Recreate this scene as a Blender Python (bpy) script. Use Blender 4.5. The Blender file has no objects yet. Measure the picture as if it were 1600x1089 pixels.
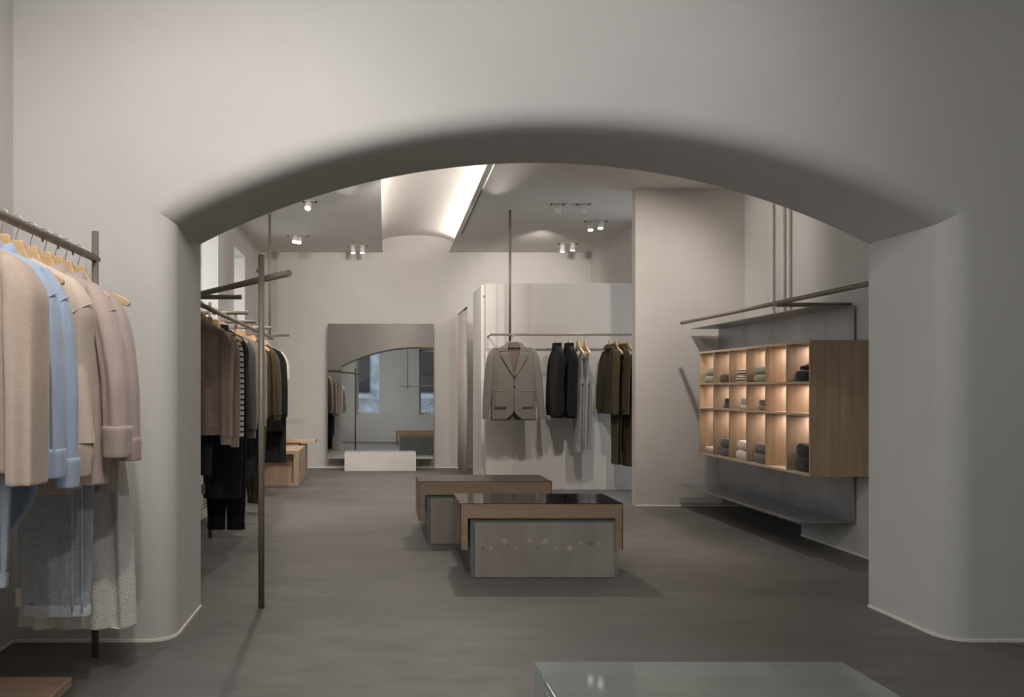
import bpy, bmesh, math, random
from mathutils import Vector, Matrix
PI = math.pi
scene = bpy.context.scene
C = scene.collection

# ------------------------------------------------------------------ camera
F = 1300.0          # focal length in pixels of the 1600x1089 frame
EYE = 1.15
cd = bpy.data.cameras.new('camera')
cd.sensor_fit = 'HORIZONTAL'; cd.sensor_width = 36.0
cd.lens = F / 1600 * 36.0
cd.shift_x = (800 - 588) / 1600
cd.shift_y = (605 - 544.5) / 1600
cd.clip_start = 0.05; cd.clip_end = 200
cam = bpy.data.objects.new('camera', cd); C.objects.link(cam)
cam.location = (0, 0, EYE); cam.rotation_euler = (PI / 2, 0, 0)
scene.camera = cam
scene.view_settings.view_transform = 'Standard'
scene.view_settings.look = 'None'
scene.view_settings.gamma = 1.0
scene.view_settings.use_curve_mapping = False
scene.view_settings.exposure = -0.05
scene.cycles.use_denoising = True
scene.cycles.max_bounces = 8
scene.cycles.diffuse_bounces = 5
scene.cycles.sample_clamp_indirect = 3.0
scene.cycles.caustics_reflective = False
scene.cycles.caustics_refractive = False

# ------------------------------------------------------------------ world: overcast daylight
w = bpy.data.worlds.new('overcast_sky'); scene.world = w; w.use_nodes = True
wb = w.node_tree.nodes['Background']
wb.inputs['Color'].default_value = (0.80, 0.90, 1.0, 1); wb.inputs['Strength'].default_value = 1.5

# ------------------------------------------------------------------ lights
def area(name, loc, target, sx, sy, power, col):
    l = bpy.data.lights.new(name, 'AREA'); l.shape = 'RECTANGLE'; l.size = sx; l.size_y = sy
    l.energy = power; l.color = col
    o = bpy.data.objects.new(name, l); C.objects.link(o); o.location = loc
    o.rotation_euler = (Vector(target) - Vector(loc)).to_track_quat('-Z', 'Y').to_euler()
    return o
def spot(name, loc, target, power, angle=70, blend=0.6, rad=0.035, col=(1, .90, .82)):
    l = bpy.data.lights.new(name, 'SPOT'); l.energy = power; l.spot_size = math.radians(angle)
    l.spot_blend = blend; l.shadow_soft_size = rad; l.color = col
    o = bpy.data.objects.new(name, l); C.objects.link(o); o.location = loc
    o.rotation_euler = (Vector(target) - Vector(loc)).to_track_quat('-Z', 'Y').to_euler()
    return o
WARM = (1, .86, .74); NEUT = (1, .93, .86); COOL = (.86, .93, 1)
ZC = 3.07       # ceiling of the far room
ZF = 3.60       # ceiling of the near room
# daylight through the tall windows of the left wall and of the wall behind the camera
for y0, y1 in ((0.2, 1.6),):
    area('window_daylight', (-1.95, (y0 + y1) / 2, 1.9), (0, (y0 + y1) / 2, 1.7), y1 - y0, 1.7, 44, COOL)
for y0, y1 in ((6.08, 6.86), (7.84, 8.63), (9.6, 10.38)):
    area('window_daylight', (-1.98, (y0 + y1) / 2, 1.85), (0, (y0 + y1) / 2, 1.75), y1 - y0, 1.8, 7, COOL)
# soft area fill added under the near room ceiling, unseen and without a fixture
area('near_room_fill_light', (-.6, 1.9, ZF - .06), (-.6, 1.9, 0), 1.4, .5, 34, (1, .99, .98))
# cove strips
area('cove_strip_light', (-.05, 8.2, ZC + .045), (.25, 8.2, ZC + .6), 6.6, .03, 24, (1, .92, .83))
area('cove_strip_light', (1.03, 8.2, ZC + .045), (.75, 8.2, ZC + .6), 6.6, .03, 24, (1, .92, .83))

# ------------------------------------------------------------------ materials
def srgb(r, g, b):
    f = lambda c: (c / 255 / 12.92) if c / 255 <= .04045 else ((c / 255 + .055) / 1.055) ** 2.4
    return (f(r), f(g), f(b), 1)
def base_mat(name, rough=.7, metal=0.0):
    m = bpy.data.materials.new(name); m.use_nodes = True
    nt = m.node_tree; b = nt.nodes['Principled BSDF']
    b.inputs['Roughness'].default_value = rough; b.inputs['Metallic'].default_value = metal
    return m, nt, b
def coords(nt, scale=(1, 1, 1), kind='Object'):
    tc = nt.nodes.new('ShaderNodeTexCoord'); mp = nt.nodes.new('ShaderNodeMapping')
    nt.links.new(tc.outputs[kind], mp.inputs['Vector']); mp.inputs['Scale'].default_value = scale
    return mp.outputs['Vector']
def noise(nt, vec, scale, detail=4, rough=.55):
    n = nt.nodes.new('ShaderNodeTexNoise'); n.inputs['Scale'].default_value = scale
    n.inputs['Detail'].default_value = detail; n.inputs['Roughness'].default_value = rough
    nt.links.new(vec, n.inputs['Vector']); return n.outputs['Fac']
def ramp(nt, fac, stops):
    r = nt.nodes.new('ShaderNodeValToRGB'); e = r.color_ramp.elements
    e[0].position, e[0].color = stops[0]; e[1].position, e[1].color = stops[-1]
    for p, c in stops[1:-1]:
        x = e.new(p); x.color = c
    nt.links.new(fac, r.inputs['Fac']); return r.outputs['Color']
def bump(nt, b, h, strength, dist=.002):
    n = nt.nodes.new('ShaderNodeBump'); n.inputs['Strength'].default_value = strength
    n.inputs['Distance'].default_value = dist
    nt.links.new(h, n.inputs['Height']); nt.links.new(n.outputs['Normal'], b.inputs['Normal'])
def plaster(name, c0, c1, scale=1.2, rough=.85):
    m, nt, b = base_mat(name, rough)
    v = coords(nt)
    nt.links.new(ramp(nt, noise(nt, v, scale, 6, .6), [(.3, c0), (.7, c1)]), b.inputs['Base Color'])
    bump(nt, b, noise(nt, v, 22, 5), .12, .01); b.inputs['Specular IOR Level'].default_value = .25
    return m
def wood(name, dark, light, axis='X', scale=1.0, rough=.5):
    m, nt, b = base_mat(name, rough)
    s = {'X': (.7, 9, 9), 'Y': (9, .7, 9), 'Z': (9, 9, .7)}[axis]
    v = coords(nt, tuple(k * scale for k in s))
    f = noise(nt, v, 1.6, 5, .6)
    wv = nt.nodes.new('ShaderNodeTexWave'); wv.bands_direction = 'Y' if axis == 'X' else 'X'
    wv.inputs['Scale'].default_value = .7; wv.inputs['Distortion'].default_value = 5; wv.inputs['Detail'].default_value = 3
    nt.links.new(v, wv.inputs['Vector'])
    fine = noise(nt, coords(nt, tuple(k * 6 * scale for k in s)), 3, 3)
    a = nt.nodes.new('ShaderNodeMath'); a.operation = 'MULTIPLY_ADD'
    nt.links.new(wv.outputs['Fac'], a.inputs[0]); a.inputs[1].default_value = .10; nt.links.new(f, a.inputs[2])
    a2 = nt.nodes.new('ShaderNodeMath'); a2.operation = 'MULTIPLY_ADD'
    nt.links.new(fine, a2.inputs[0]); a2.inputs[1].default_value = .35; nt.links.new(a.outputs[0], a2.inputs[2])
    nt.links.new(ramp(nt, a2.outputs[0], [(.45, dark), (1.0, light)]), b.inputs['Base Color'])
    bump(nt, b, fine, .1, .001)
    return m
def cloth(name, col, var=.10, rough=.92, kind='fine', amp=.25, sheen=.25):
    m, nt, b = base_mat(name, rough)
    v = coords(nt)
    d = tuple(c * (1 - var) for c in col[:3]) + (1,); l = tuple(min(1, c * (1 + var)) for c in col[:3]) + (1,)
    nt.links.new(ramp(nt, noise(nt, v, 60, 4), [(.3, d), (.7, l)]), b.inputs['Base Color'])
    b.inputs['Sheen Weight'].default_value = sheen; b.inputs['Sheen Roughness'].default_value = .5
    b.inputs['Specular IOR Level'].default_value = .2
    if kind == 'rib':
        wv = nt.nodes.new('ShaderNodeTexWave'); wv.bands_direction = 'X'; wv.inputs['Scale'].default_value = 38
        wv.inputs['Distortion'].default_value = .3
        nt.links.new(v, wv.inputs['Vector']); bump(nt, b, wv.outputs['Fac'], .9, .003)
    elif kind == 'knit':
        bump(nt, b, noise(nt, v, 260, 3), .6, .002)
    elif kind == 'open':
        vo = nt.nodes.new('ShaderNodeTexVoronoi'); vo.inputs['Scale'].default_value = 150
        nt.links.new(v, vo.inputs['Vector']); bump(nt, b, vo.outputs['Distance'], .8, .003)
    else:
        ns = noise(nt, coords(nt, (14, 14, 3.2)), 1.0, 3, .5)
        a = nt.nodes.new('ShaderNodeMath'); a.operation = 'MULTIPLY_ADD'; a.inputs[1].default_value = .03
        nt.links.new(noise(nt, v, 420, 2), a.inputs[0]); nt.links.new(ns, a.inputs[2])
        bump(nt, b, a.outputs[0], .55, .03)
    return m
def metal(name, col, rough, m_=1.0, var=.12, scale=3):
    m, nt, b = base_mat(name, rough, m_)
    v = coords(nt)
    d = tuple(c * (1 - var) for c in col[:3]) + (1,); l = tuple(min(1, c * (1 + var)) for c in col[:3]) + (1,)
    nt.links.new(ramp(nt, noise(nt, v, scale, 5, .65), [(.3, d), (.7, l)]), b.inputs['Base Color'])
    return m
def emit(name, col, s):
    m = bpy.data.materials.new(name); m.use_nodes = True; nt = m.node_tree
    b = nt.nodes['Principled BSDF']; b.inputs['Base Color'].default_value = (.9, .9, .9, 1)
    b.inputs['Emission Color'].default_value = col; b.inputs['Emission Strength'].default_value = s
    return m

M = {}
M['wall'] = plaster('wall_plaster', srgb(203, 200, 196), srgb(211, 208, 204))
M['ceiling'] = plaster('ceiling_paint', srgb(216, 212, 208), srgb(222, 218, 214))
M['panel'] = plaster('panel_paint', srgb(196, 190, 184), srgb(200, 195, 190), 3)
M['white'] = plaster('white_paint', srgb(214, 210, 204), srgb(220, 216, 210), 3)
M['bead'] = plaster('base_bead_paint', srgb(238, 232, 220), srgb(244, 240, 230), 3)
def floor_mat():
    m, nt, b = base_mat('concrete_floor', .55)
    v = coords(nt, (1, 2.2, 1))
    f = noise(nt, v, .9, 8, .62)
    nt.links.new(ramp(nt, f, [(.25, srgb(96, 93, 89)), (.5, srgb(106, 103, 99)), (.75, srgb(116, 113, 109))]), b.inputs['Base Color'])
    nt.links.new(ramp(nt, noise(nt, v, 3, 6), [(.3, (.42,) * 3 + (1,)), (.7, (.62,) * 3 + (1,))]), b.inputs['Roughness'])
    bump(nt, b, noise(nt, coords(nt), 9, 6), .06, .01); b.inputs['Specular IOR Level'].default_value = .35
    return m
M['floor'] = floor_mat()
M['oak'] = wood('pale_oak_vertical', srgb(150, 130, 102), srgb(186, 166, 139), 'Z')
M['oak_y'] = wood('pale_oak_long', srgb(176, 154, 128), srgb(204, 186, 162), 'Y')
M['oak_x'] = wood('warm_oak_cross', srgb(140, 116, 96), srgb(174, 150, 126), 'X')
M['oak_bench'] = wood('pinkish_oak', srgb(178, 150, 126), srgb(206, 182, 158), 'X')
M['oak_bench_z'] = wood('pinkish_oak_upright', srgb(178, 150, 126), srgb(206, 182, 158), 'Z')
M['hanger'] = wood('hanger_beech', srgb(206, 168, 122), srgb(232, 200, 156), 'X', 2, .4)
M['tube'] = metal('bronze_tube', srgb(134, 126, 114), .45, .25)
M['chrome'] = metal('brushed_steel_wire', srgb(190, 182, 172), .3)
M['steel'] = metal('blued_steel_sheet', srgb(156, 158, 160), .36, .6, .2, 2.2)
M['steel_top'] = metal('dark_polished_steel', srgb(98, 92, 86), .10, .9, .05)
M['steel_satin'] = metal('dark_satin_steel', srgb(104, 96, 88), .28, .85, .05)
M['dark'] = metal('black_metal', srgb(30, 28, 26), .5, .2)
M['mirror'] = metal('silvered_mirror', (.86, .87, .86, 1), .0, 1, 0)
M['lens'] = emit('lamp_lens', (1, .93, .84, 1), 14)
M['strip'] = emit('light_strip_lens', (1, .82, .66, 1), 3)
def glass_mat(name, col, rough, trans):
    m, nt, b = base_mat(name, rough)
    b.inputs['Base Color'].default_value = col
    b.inputs['Transmission Weight'].default_value = trans; b.inputs['IOR'].default_value = 1.45
    return m
M['pane'] = glass_mat('window_glass', (.95, .98, 1, 1), 0, 1)
M['glass_green'] = glass_mat('thick_green_glass', srgb(158, 167, 160), .06, 0)
M['glass_green'].node_tree.nodes['Principled BSDF'].inputs['Alpha'].default_value = .42
def frosted():
    m, nt, b = base_mat('frosted_cast_glass', .3)
    v = coords(nt, (1, 1, .6))
    nt.links.new(ramp(nt, noise(nt, v, 4.5, 4), [(.3, srgb(160, 152, 142)), (.7, srgb(186, 180, 170))]), b.inputs['Base Color'])
    b.inputs['Transmission Weight'].default_value = .25; b.inputs['Specular IOR Level'].default_value = .5
    return m
M['frost'] = frosted()

# ------------------------------------------------------------------ mesh helpers
def link(name, bm, mat, parent=None, smooth=False, bevel=0, sub=0, loc=None, rot=None):
    me = bpy.data.meshes.new(name); bmesh.ops.recalc_face_normals(bm, faces=bm.faces)
    bm.to_mesh(me); bm.free()
    if mat: me.materials.append(M[mat] if isinstance(mat, str) else mat)
    o = bpy.data.objects.new(name, me); C.objects.link(o)
    if parent: o.parent = parent
    if loc: o.location = loc
    if rot: o.rotation_euler = rot
    if smooth:
        for p in me.polygons: p.use_smooth = True
    if bevel:
        md = o.modifiers.new('bevel', 'BEVEL'); md.width = bevel; md.segments = 2; md.limit_method = 'ANGLE'
    if sub:
        md = o.modifiers.new('sub', 'SUBSURF'); md.levels = sub; md.render_levels = sub
    return o
def tag(o, label=None, cat=None, group=None, kind=None):
    if label: o['label'] = label
    if cat: o['category'] = cat
    if group: o['group'] = group
    if kind: o['kind'] = kind
    return o
def empty(name, loc=(0, 0, 0), rz=0, label=None, cat=None, group=None):
    o = bpy.data.objects.new(name, None); C.objects.link(o); o.location = loc; o.rotation_euler = (0, 0, rz)
    o.empty_display_size = .05
    return tag(o, label, cat, group)
def add_box(bm, x0, x1, y0, y1, z0, z1):
    vs = [bm.verts.new((x, y, z)) for z in (z0, z1) for y in (y0, y1) for x in (x0, x1)]
    for f in ((0, 2, 3, 1), (4, 5, 7, 6), (0, 1, 5, 4), (2, 6, 7, 3), (0, 4, 6, 2), (1, 3, 7, 5)):
        bm.faces.new([vs[i] for i in f])
def box(name, x0, x1, y0, y1, z0, z1, mat, parent=None, bevel=0, origin=None):
    bm = bmesh.new()
    ox, oy, oz = origin or (0, 0, 0)
    add_box(bm, x0 - ox, x1 - ox, y0 - oy, y1 - oy, z0 - oz, z1 - oz)
    return link(name, bm, mat, parent, bevel=bevel, loc=origin)
def struct(name, *a, **k):
    o = box(name, *a, **k); o['kind'] = 'structure'; return o
def add_tube(bm, pts, r, n=14, caps=True):
    pts = [Vector(p) for p in pts]; rings = []
    up = None
    for i, p in enumerate(pts):
        t = (pts[min(i + 1, len(pts) - 1)] - pts[max(i - 1, 0)]).normalized()
        if up is None:
            up = t.orthogonal().normalized()
        up = (up - t * up.dot(t)).normalized()
        s = t.cross(up)
        rr = r[i] if isinstance(r, (list, tuple)) else r
        rings.append([bm.verts.new(p + (up * math.cos(a) + s * math.sin(a)) * rr) for a in [2 * PI * k / n for k in range(n)]])
    for A, B in zip(rings, rings[1:]):
        for k in range(n):
            bm.faces.new((A[k], A[(k + 1) % n], B[(k + 1) % n], B[k]))
    if caps:
        bm.faces.new(rings[0][::-1]); bm.faces.new(rings[-1])
def tube(name, pts, r, mat, parent=None, n=14):
    bm = bmesh.new(); add_tube(bm, pts, r, n)
    o = link(name, bm, mat, parent)
    for p in o.data.polygons: p.use_smooth = len(p.vertices) == 4
    return o
def prism(name, outline, y0, y1, mat, parent=None, bevel=0, axis='Y'):
    """extrude a closed (x,z) outline along y (or (y,z) along x)"""
    bm = bmesh.new()
    mk = (lambda u, v, t: (u, t, v)) if axis == 'Y' else ((lambda u, v, t: (t, u, v)) if axis == 'X' else (lambda u, v, t: (u, v, t)))
    A = [bm.verts.new(mk(u, v, y0)) for u, v in outline]; B = [bm.verts.new(mk(u, v, y1)) for u, v in outline]
    bm.faces.new(A); bm.faces.new(B[::-1]); n = len(A)
    for k in range(n): bm.faces.new((A[k], B[k], B[(k + 1) % n], A[(k + 1) % n]))
    return link(name, bm, mat, parent, bevel=bevel)

# ------------------------------------------------------------------ the shell
XL = -1.64; YB = 11.85; YF = 3.756; YK = 4.359; XR1 = 3.29; YREAR = -1.45
struct('floor', -2.6, 5.2, -1.9, 12.4, -.1, 0, 'floor')
tag(tube('floor_joint', [(2.6, 4.0, .0), (3.3, 3.15, .0)], .002, 'dark'), kind='structure').name = 'trim_7'
# left wall with window openings
def wall_along_y(name, x0, x1, y0, y1, z1, holes, hz0, hz1, mat):
    bm = bmesh.new(); y = y0
    for a, b in holes:
        add_box(bm, x0, x1, y, a, 0, z1); add_box(bm, x0, x1, a, b, 0, hz0); add_box(bm, x0, x1, a, b, hz1, z1); y = b
    add_box(bm, x0, x1, y, y1, 0, z1)
    bmesh.ops.remove_doubles(bm, verts=bm.verts, dist=1e-5)
    o = link(name, bm, mat); o['kind'] = 'structure'; return o
holes = [(0.2, 1.6), (6.08, 6.86), (7.84, 8.63), (9.6, 10.38), (11.36, 11.8)]
HZ0, HZ1 = .85, 2.78
wall_along_y('wall_left', XL - .5, XL, YREAR - .4, YB + .3, 3.9, holes, HZ0, HZ1, 'wall')
for i, (a, b) in enumerate(holes):
    r = empty('window_%d' % (i + 1), (XL - .42, (a + b) / 2, HZ0)); r['kind'] = 'structure'
    bm = bmesh.new(); W_ = (b - a) / 2; H_ = HZ1 - HZ0
    add_box(bm, -.03, .03, -W_, -W_ + .05, 0, H_); add_box(bm, -.03, .03, W_ - .05, W_, 0, H_)
    add_box(bm, -.03, .03, -W_ + .05, W_ - .05, 0, .06); add_box(bm, -.03, .03, -W_ + .05, W_ - .05, H_ - .05, H_)
    link('window_frame', bm, 'white', r, bevel=.004)
    box('window_pane', -.004, .004, -W_ + .05, W_ - .05, .06, H_ - .05, 'pane', r)
struct('wall_far', XL, 5.2, YB, YB + .2, 0, 3.9, 'wall')
# pier, recess and short walls on the right
struct('wall_right', XR1, 3.9, YK, 6.44, 0, 3.5, 'wall')
struct('wall_recess', 3.56, 3.9, 6.44, 8.04, 0, 3.5, 'wall')
struct('wall_partition', 2.505, 3.9, 8.04, 8.15, 0, ZC, 'panel')
struct('wall_side', 3.05, 3.3, 9.45, YB, 0, 3.5, 'wall')
# near room right side + rear wall with two windows
struct('wall_near_right', 4.3, 4.6, YREAR, YF + .3, 0, 3.9, 'wall')
bm = bmesh.new()
xs = [XL, -.82, -.08, 1.05, 2.75, 4.6]
add_box(bm, XL, -.82, YREAR - .35, YREAR, 0, 3.9); add_box(bm, -.08, 1.05, YREAR - .35, YREAR, 0, 3.9); add_box(bm, 2.75, 4.6, YREAR - .35, YREAR, 0, 3.9)
for a, b in ((-.82, -.08), (1.05, 2.75)):
    add_box(bm, a, b, YREAR - .35, YREAR, 0, .8); add_box(bm, a, b, YREAR - .35, YREAR, 2.75, 3.9)
o = link('wall_rear', bm, 'wall'); o['kind'] = 'structure'
for i, (a, b) in enumerate(((-.82, -.08), (1.05, 2.75))):
    r = empty('window_%d' % (i + 6), ((a + b) / 2, YREAR - .25, .8)); r['kind'] = 'structure'
    bm = bmesh.new(); W_ = (b - a) / 2; H_ = 1.95
    add_box(bm, -W_, -W_ + .06, -.03, .03, 0, H_); add_box(bm, W_ - .06, W_, -.03, .03, 0, H_)
    add_box(bm, -W_ + .06, W_ - .06, -.03, .03, 0, .07); add_box(bm, -W_ + .06, W_ - .06, -.03, .03, H_ - .06, H_)
    link('window_frame', bm, 'white', r, bevel=.004)
    box('window_pane', -W_ + .06, W_ - .06, -.004, .004, .07, H_ - .06, 'pane', r)
# street facade across the road, seen through the rear windows (and in the mirror)
r = empty('street_facade', (1.5, -9.0, 0), 0, 'grey stone street facade outside the rear window, seen in the mirror', 'building')
M['stone'] = plaster('grey_stone', srgb(120, 124, 128), srgb(170, 174, 178), 2.5)
box('stone_wall', -9, 9, -1, 0, -1, 9, 'stone', r)
for x in (-6, -3, 0, 3, 6):
    f = box('shop_window', x - .9, x + .9, 0, .06, 1.7, 4.2, 'dark', r)
    box('lintel', x - 1.05, x + 1.05, 0, .3, 4.3, 4.55, 'stone', r); box('sill', x - 1.05, x + 1.05, 0, .3, 1.45, 1.62, 'stone', r)
    for q in (-.3, .3): tube('ornament', [(x + q + .16 * math.cos(t), .05, 1.0 + .2 * math.sin(t)) for t in [5.0 * j / 12 for j in range(13)]], .045, 'stone', r, 8)
struct('ceiling_1', XL, 4.6, YREAR, YF + .2, ZF, ZF + .1, 'ceiling')

# arch wall
X0A, X1A = -.92, 2.58; ZS = 1.90; ZT = 2.325; RF = .115
half = (X1A - X0A) / 2; rise = ZT - ZS; R = (half * half + rise * rise) / (2 * rise); cxa = (X0A + X1A) / 2; cza = ZT - R
prof = []   # (point, offset direction, side)
nj = 10
for k in range(nj): prof.append((Vector((X0A, ZS * k / nj)), Vector((-1, 0)), 'L'))
a0 = math.asin(half / R); na = 48
nrm = lambda a: Vector((math.sin(a), math.cos(a)))
# softened mitre at the springing
for k in range(na + 1):
    a = -a0 + 2 * a0 * k / na
    p = Vector((cxa + R * math.sin(a), cza + R * math.cos(a)))
    if k == 0: n = Vector((-1, (1 - nrm(a).x * -1) / nrm(a).y))
    elif k == na: n = Vector((1, (1 - nrm(a).x) / nrm(a).y))
    else: n = nrm(a)
    prof.append((p, n, 'CL' if k == 0 else 'CR' if k == na else 'T'))
for k in range(nj): prof.append((Vector((X1A, ZS * (1 - (k + 1) / nj))), Vector((1, 0)), 'R'))
bm = bmesh.new()
rows = []
XO0, XO1 = XL, 4.3
for p, n, s in prof:
    row = [bm.verts.new((p.x, YK, p.y))]
    for k in range(9):
        t = PI / 2 * k / 8
        off = RF * (1 - math.cos(t)); q = p + n * off
        row.append(bm.verts.new((q.x, YF + RF - RF * math.sin(t), max(0, q.y))))
    q = p + n * RF
    if s == 'L': e = (XO0, q.y)
    elif s == 'R': e = (XO1, max(0, q.y))
    elif s == 'T': e = (q.x, ZF)
    elif s == 'CL': e = (XO0, ZF)
    else: e = (XO1, ZF)
    if s in ('CL', 'CR'): row.append(bm.verts.new((e[0], YF, q.y)))
    else: row.append(bm.verts.new((e[0], YF, e[1])))
    # back face
    eb = {'L': (XO0, p.y), 'R': (XO1, p.y), 'T': (p.x, ZF), 'CL': (XO0, p.y), 'CR': (XO1, p.y)}[s]
    row.insert(0, bm.verts.new((eb[0], YK, eb[1])))
    rows.append((row, s, p, n))
def quad(*v):
    v = [x for i, x in enumerate(v) if x not in v[:i]]
    if len(v) > 2: bm.faces.new(v)
for (A, sa, pa, n_), (B, sb, pb, _) in zip(rows, rows[1:]):
    for k in range(len(A) - 1):
        fc, bc = (k == len(A) - 2), (k == 0)
        if (fc or bc) and ((sa == 'CL' and sb == 'T') or (sa == 'T' and sb == 'CR')):
            (cr, t) = (A, B) if sa == 'CL' else (B, A)
            i_in, i_out = (len(A) - 2, len(A) - 1) if fc else (1, 0)
            y = YF if fc else YK
            corner = bm.verts.new((cr[i_out].co.x, y, ZF)); above = bm.verts.new((cr[i_in].co.x, y, ZF))
            quad(cr[i_in], cr[i_out], corner, above); quad(cr[i_in], above, t[i_out], t[i_in])
        else:
            quad(A[k], A[k + 1], B[k + 1], B[k])
bmesh.ops.remove_doubles(bm, verts=bm.verts, dist=1e-5)
o = link('wall_arch', bm, 'wall', smooth=True); o['kind'] = 'structure'
# keep the back arris and the springing crisp
md = o.modifiers.new('es', 'EDGE_SPLIT'); md.split_angle = math.radians(24)

# far room ceiling with the long cove
Lc = lambda y: .005 + .0115 * (y - 4.6)
Rc = lambda y: .915 + .0164 * (y - 4.6)
def slab(name, pts, z0, z1, mat):
    o = prism(name, pts, z0, z1, mat, axis='Z'); o['kind'] = 'structure'; return o
slab('ceiling_2', [(XL, YK), (Lc(4.6), YK), (Lc(YB), YB), (XL, YB)], ZC, ZC + .015, 'ceiling')
slab('ceiling_3', [(Rc(4.6), YK), (3.9, YK), (3.9, YB), (Rc(YB), YB)], ZC, ZC + .015, 'ceiling')
slab('ceiling_4', [(Lc(4.6), YK), (Rc(4.6), YK), (Rc(4.6), 4.6), (Lc(4.6), 4.6)], ZC, ZC + .015, 'ceiling')
bm = bmesh.new(); n = 28; RA = []; RB = []
for y, Rr in ((4.55, RA), (YB, RB)):
    l, r = Lc(y) - .12, Rc(y) + .12
    for k in range(n + 1):
        t = PI * k / n; c = math.cos(t)
        x = (l + r) / 2 - (r - l) / 2 * (abs(c) ** .9) * (1 if c > 0 else -1)
        Rr.append(bm.verts.new((x, y, ZC + .015 + .23 * math.sin(t) ** .75)))
for k in range(n): bm.faces.new((RA[k], RA[k + 1], RB[k + 1], RB[k]))
bm.faces.new(RA)
o = link('ceiling_vault', bm, 'ceiling'); o['kind'] = 'structure'; o.name = 'ceiling_5'
for p in o.data.polygons: p.use_smooth = len(p.vertices) == 4
# slot beside the cove
slab('trim_1', [(Rc(4.6) + .035, 4.6), (Rc(4.6) + .075, 4.6), (Rc(10.4) + .075, 10.4), (Rc(10.4) + .035, 10.4)], ZC - .004, ZC, 'white')
slab('trim_2', [(Rc(4.6) + .048, 4.6), (Rc(4.6) + .062, 4.6), (Rc(10.4) + .062, 10.4), (Rc(10.4) + .048, 10.4)], ZC - .006, ZC - .004, 'dark')
# thin pale base bead
def bead(name, pts):
    bm = bmesh.new()
    for (xa, ya), (xb, yb) in zip(pts, pts[1:]):
        d = Vector((xb - xa, yb - ya)); l = d.length; d /= l; nn = Vector((-d.y, d.x)) * .006
        vs = [bm.verts.new((x, y, z)) for z in (0, .012) for x, y in ((xa - nn.x, ya - nn.y), (xa + nn.x, ya + nn.y), (xb + nn.x, yb + nn.y), (xb - nn.x, yb - nn.y))]
        for f in ((0, 1, 2, 3), (4, 7, 6, 5), (0, 4, 5, 1), (1, 5, 6, 2), (2, 6, 7, 3), (3, 7, 4, 0)): bm.faces.new([vs[i] for i in f])
    o = link(name, bm, 'bead'); o['kind'] = 'structure'
arc = lambda sx, xj: [(xj + sx * RF * (1 - math.cos(t)), YF + RF - RF * math.sin(t)) for t in [PI / 2 * k / 8 for k in range(9)]]
bead('baseboard_left', [(X0A, YK)] + arc(-1, X0A) + [(XL, YF)])
bead('baseboard_right', [(X1A, YK)] + arc(1, X1A) + [(4.3, YF)])
bead('baseboard_side', [(XL, YREAR), (XL, YF)])
bead('baseboard_far', [(XL, YB), (3.05, YB)])
bead('baseboard_pier', [(XR1, YK), (XR1, 6.44), (3.56, 6.44)])
bead('baseboard_recess', [(3.56, 6.44), (3.56, 8.04), (2.505, 8.04)])
# painted pipes in the recess
for y, wd in ((7.43, 'leftmost'), (7.23, 'middle'), (7.13, 'rightmost')):
    t = tube('wall_pipe', [(3.535, y, 0), (3.535, y, ZC)], .014, 'white')
    tag(t, '%s of three thin white pipes running up the recess behind the steel shelf' % wd, 'pipe', 'white pipes in the recess')

# ------------------------------------------------------------------ fitting room screen
box_ = box('display_screen', 1.227, 3.05, 9.34, 9.42, 0, 2.314, 'panel', bevel=.002)
tag(box_, 'tall flat grey display screen behind the hanging blazer', 'screen')
r = empty('fitting_room_wall', (1.24, 9.47, 0), 0, 'narrow white fitting room side wall left of the grey screen', 'partition')
box('wall_panel', -.047, .047, 0, .80, 0, 2.314, 'white', r, bevel=.002)
bm = bmesh.new(); add_tube(bm, [(-.02, 0, 2.19), (-.02, -.05, 2.185), (-.02, -.065, 2.21)], .008, 10)
link('coat_hook', bm, 'white', r, smooth=True)
r = empty('fitting_room_curtain', (1.17, 11.2, 0), 0, 'pale curtain hanging at the edge of the fitting room wall', 'curtain')
bm = bmesh.new(); n = 40
A = []; B = []
for k in range(n):
    t = k / (n - 1); y = -.35 + t * .9; x = .028 * math.sin(t * 34)
    A.append(bm.verts.new((x, y, .03))); B.append(bm.verts.new((x * .7, y, 2.16)))
for k in range(n - 1): bm.faces.new((A[k], A[k + 1], B[k + 1], B[k]))
o = link('curtain_cloth', bm, cloth('curtain_cloth', srgb(214, 202, 192)), r, smooth=True)
o.modifiers.new('s', 'SOLIDIFY').thickness = .006
tube('curtain_rod', [(0, -.42, 2.18), (0, .6, 2.18)], .012, 'dark', r)

# ------------------------------------------------------------------ mirror and step
r = empty('leaning_mirror', (0, 11.62, .15), 0, 'large frameless mirror leaning against the far wall', 'mirror')
r.rotation_euler = (-math.radians(1.02), 0, -.0085)
box('mirror_glass', -.682, .80, 0, .008, 0, 1.89, 'mirror', r)
box('backing_board', -.67, .79, .008, .03, .01, 1.88, 'white', r)
t = box('plinth_block', -.437, .545, 11.42, 11.60, 0, .255, 'white', bevel=.003)
tag(t, 'low white rectangular plinth in front of the far mirror', 'plinth')

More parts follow.
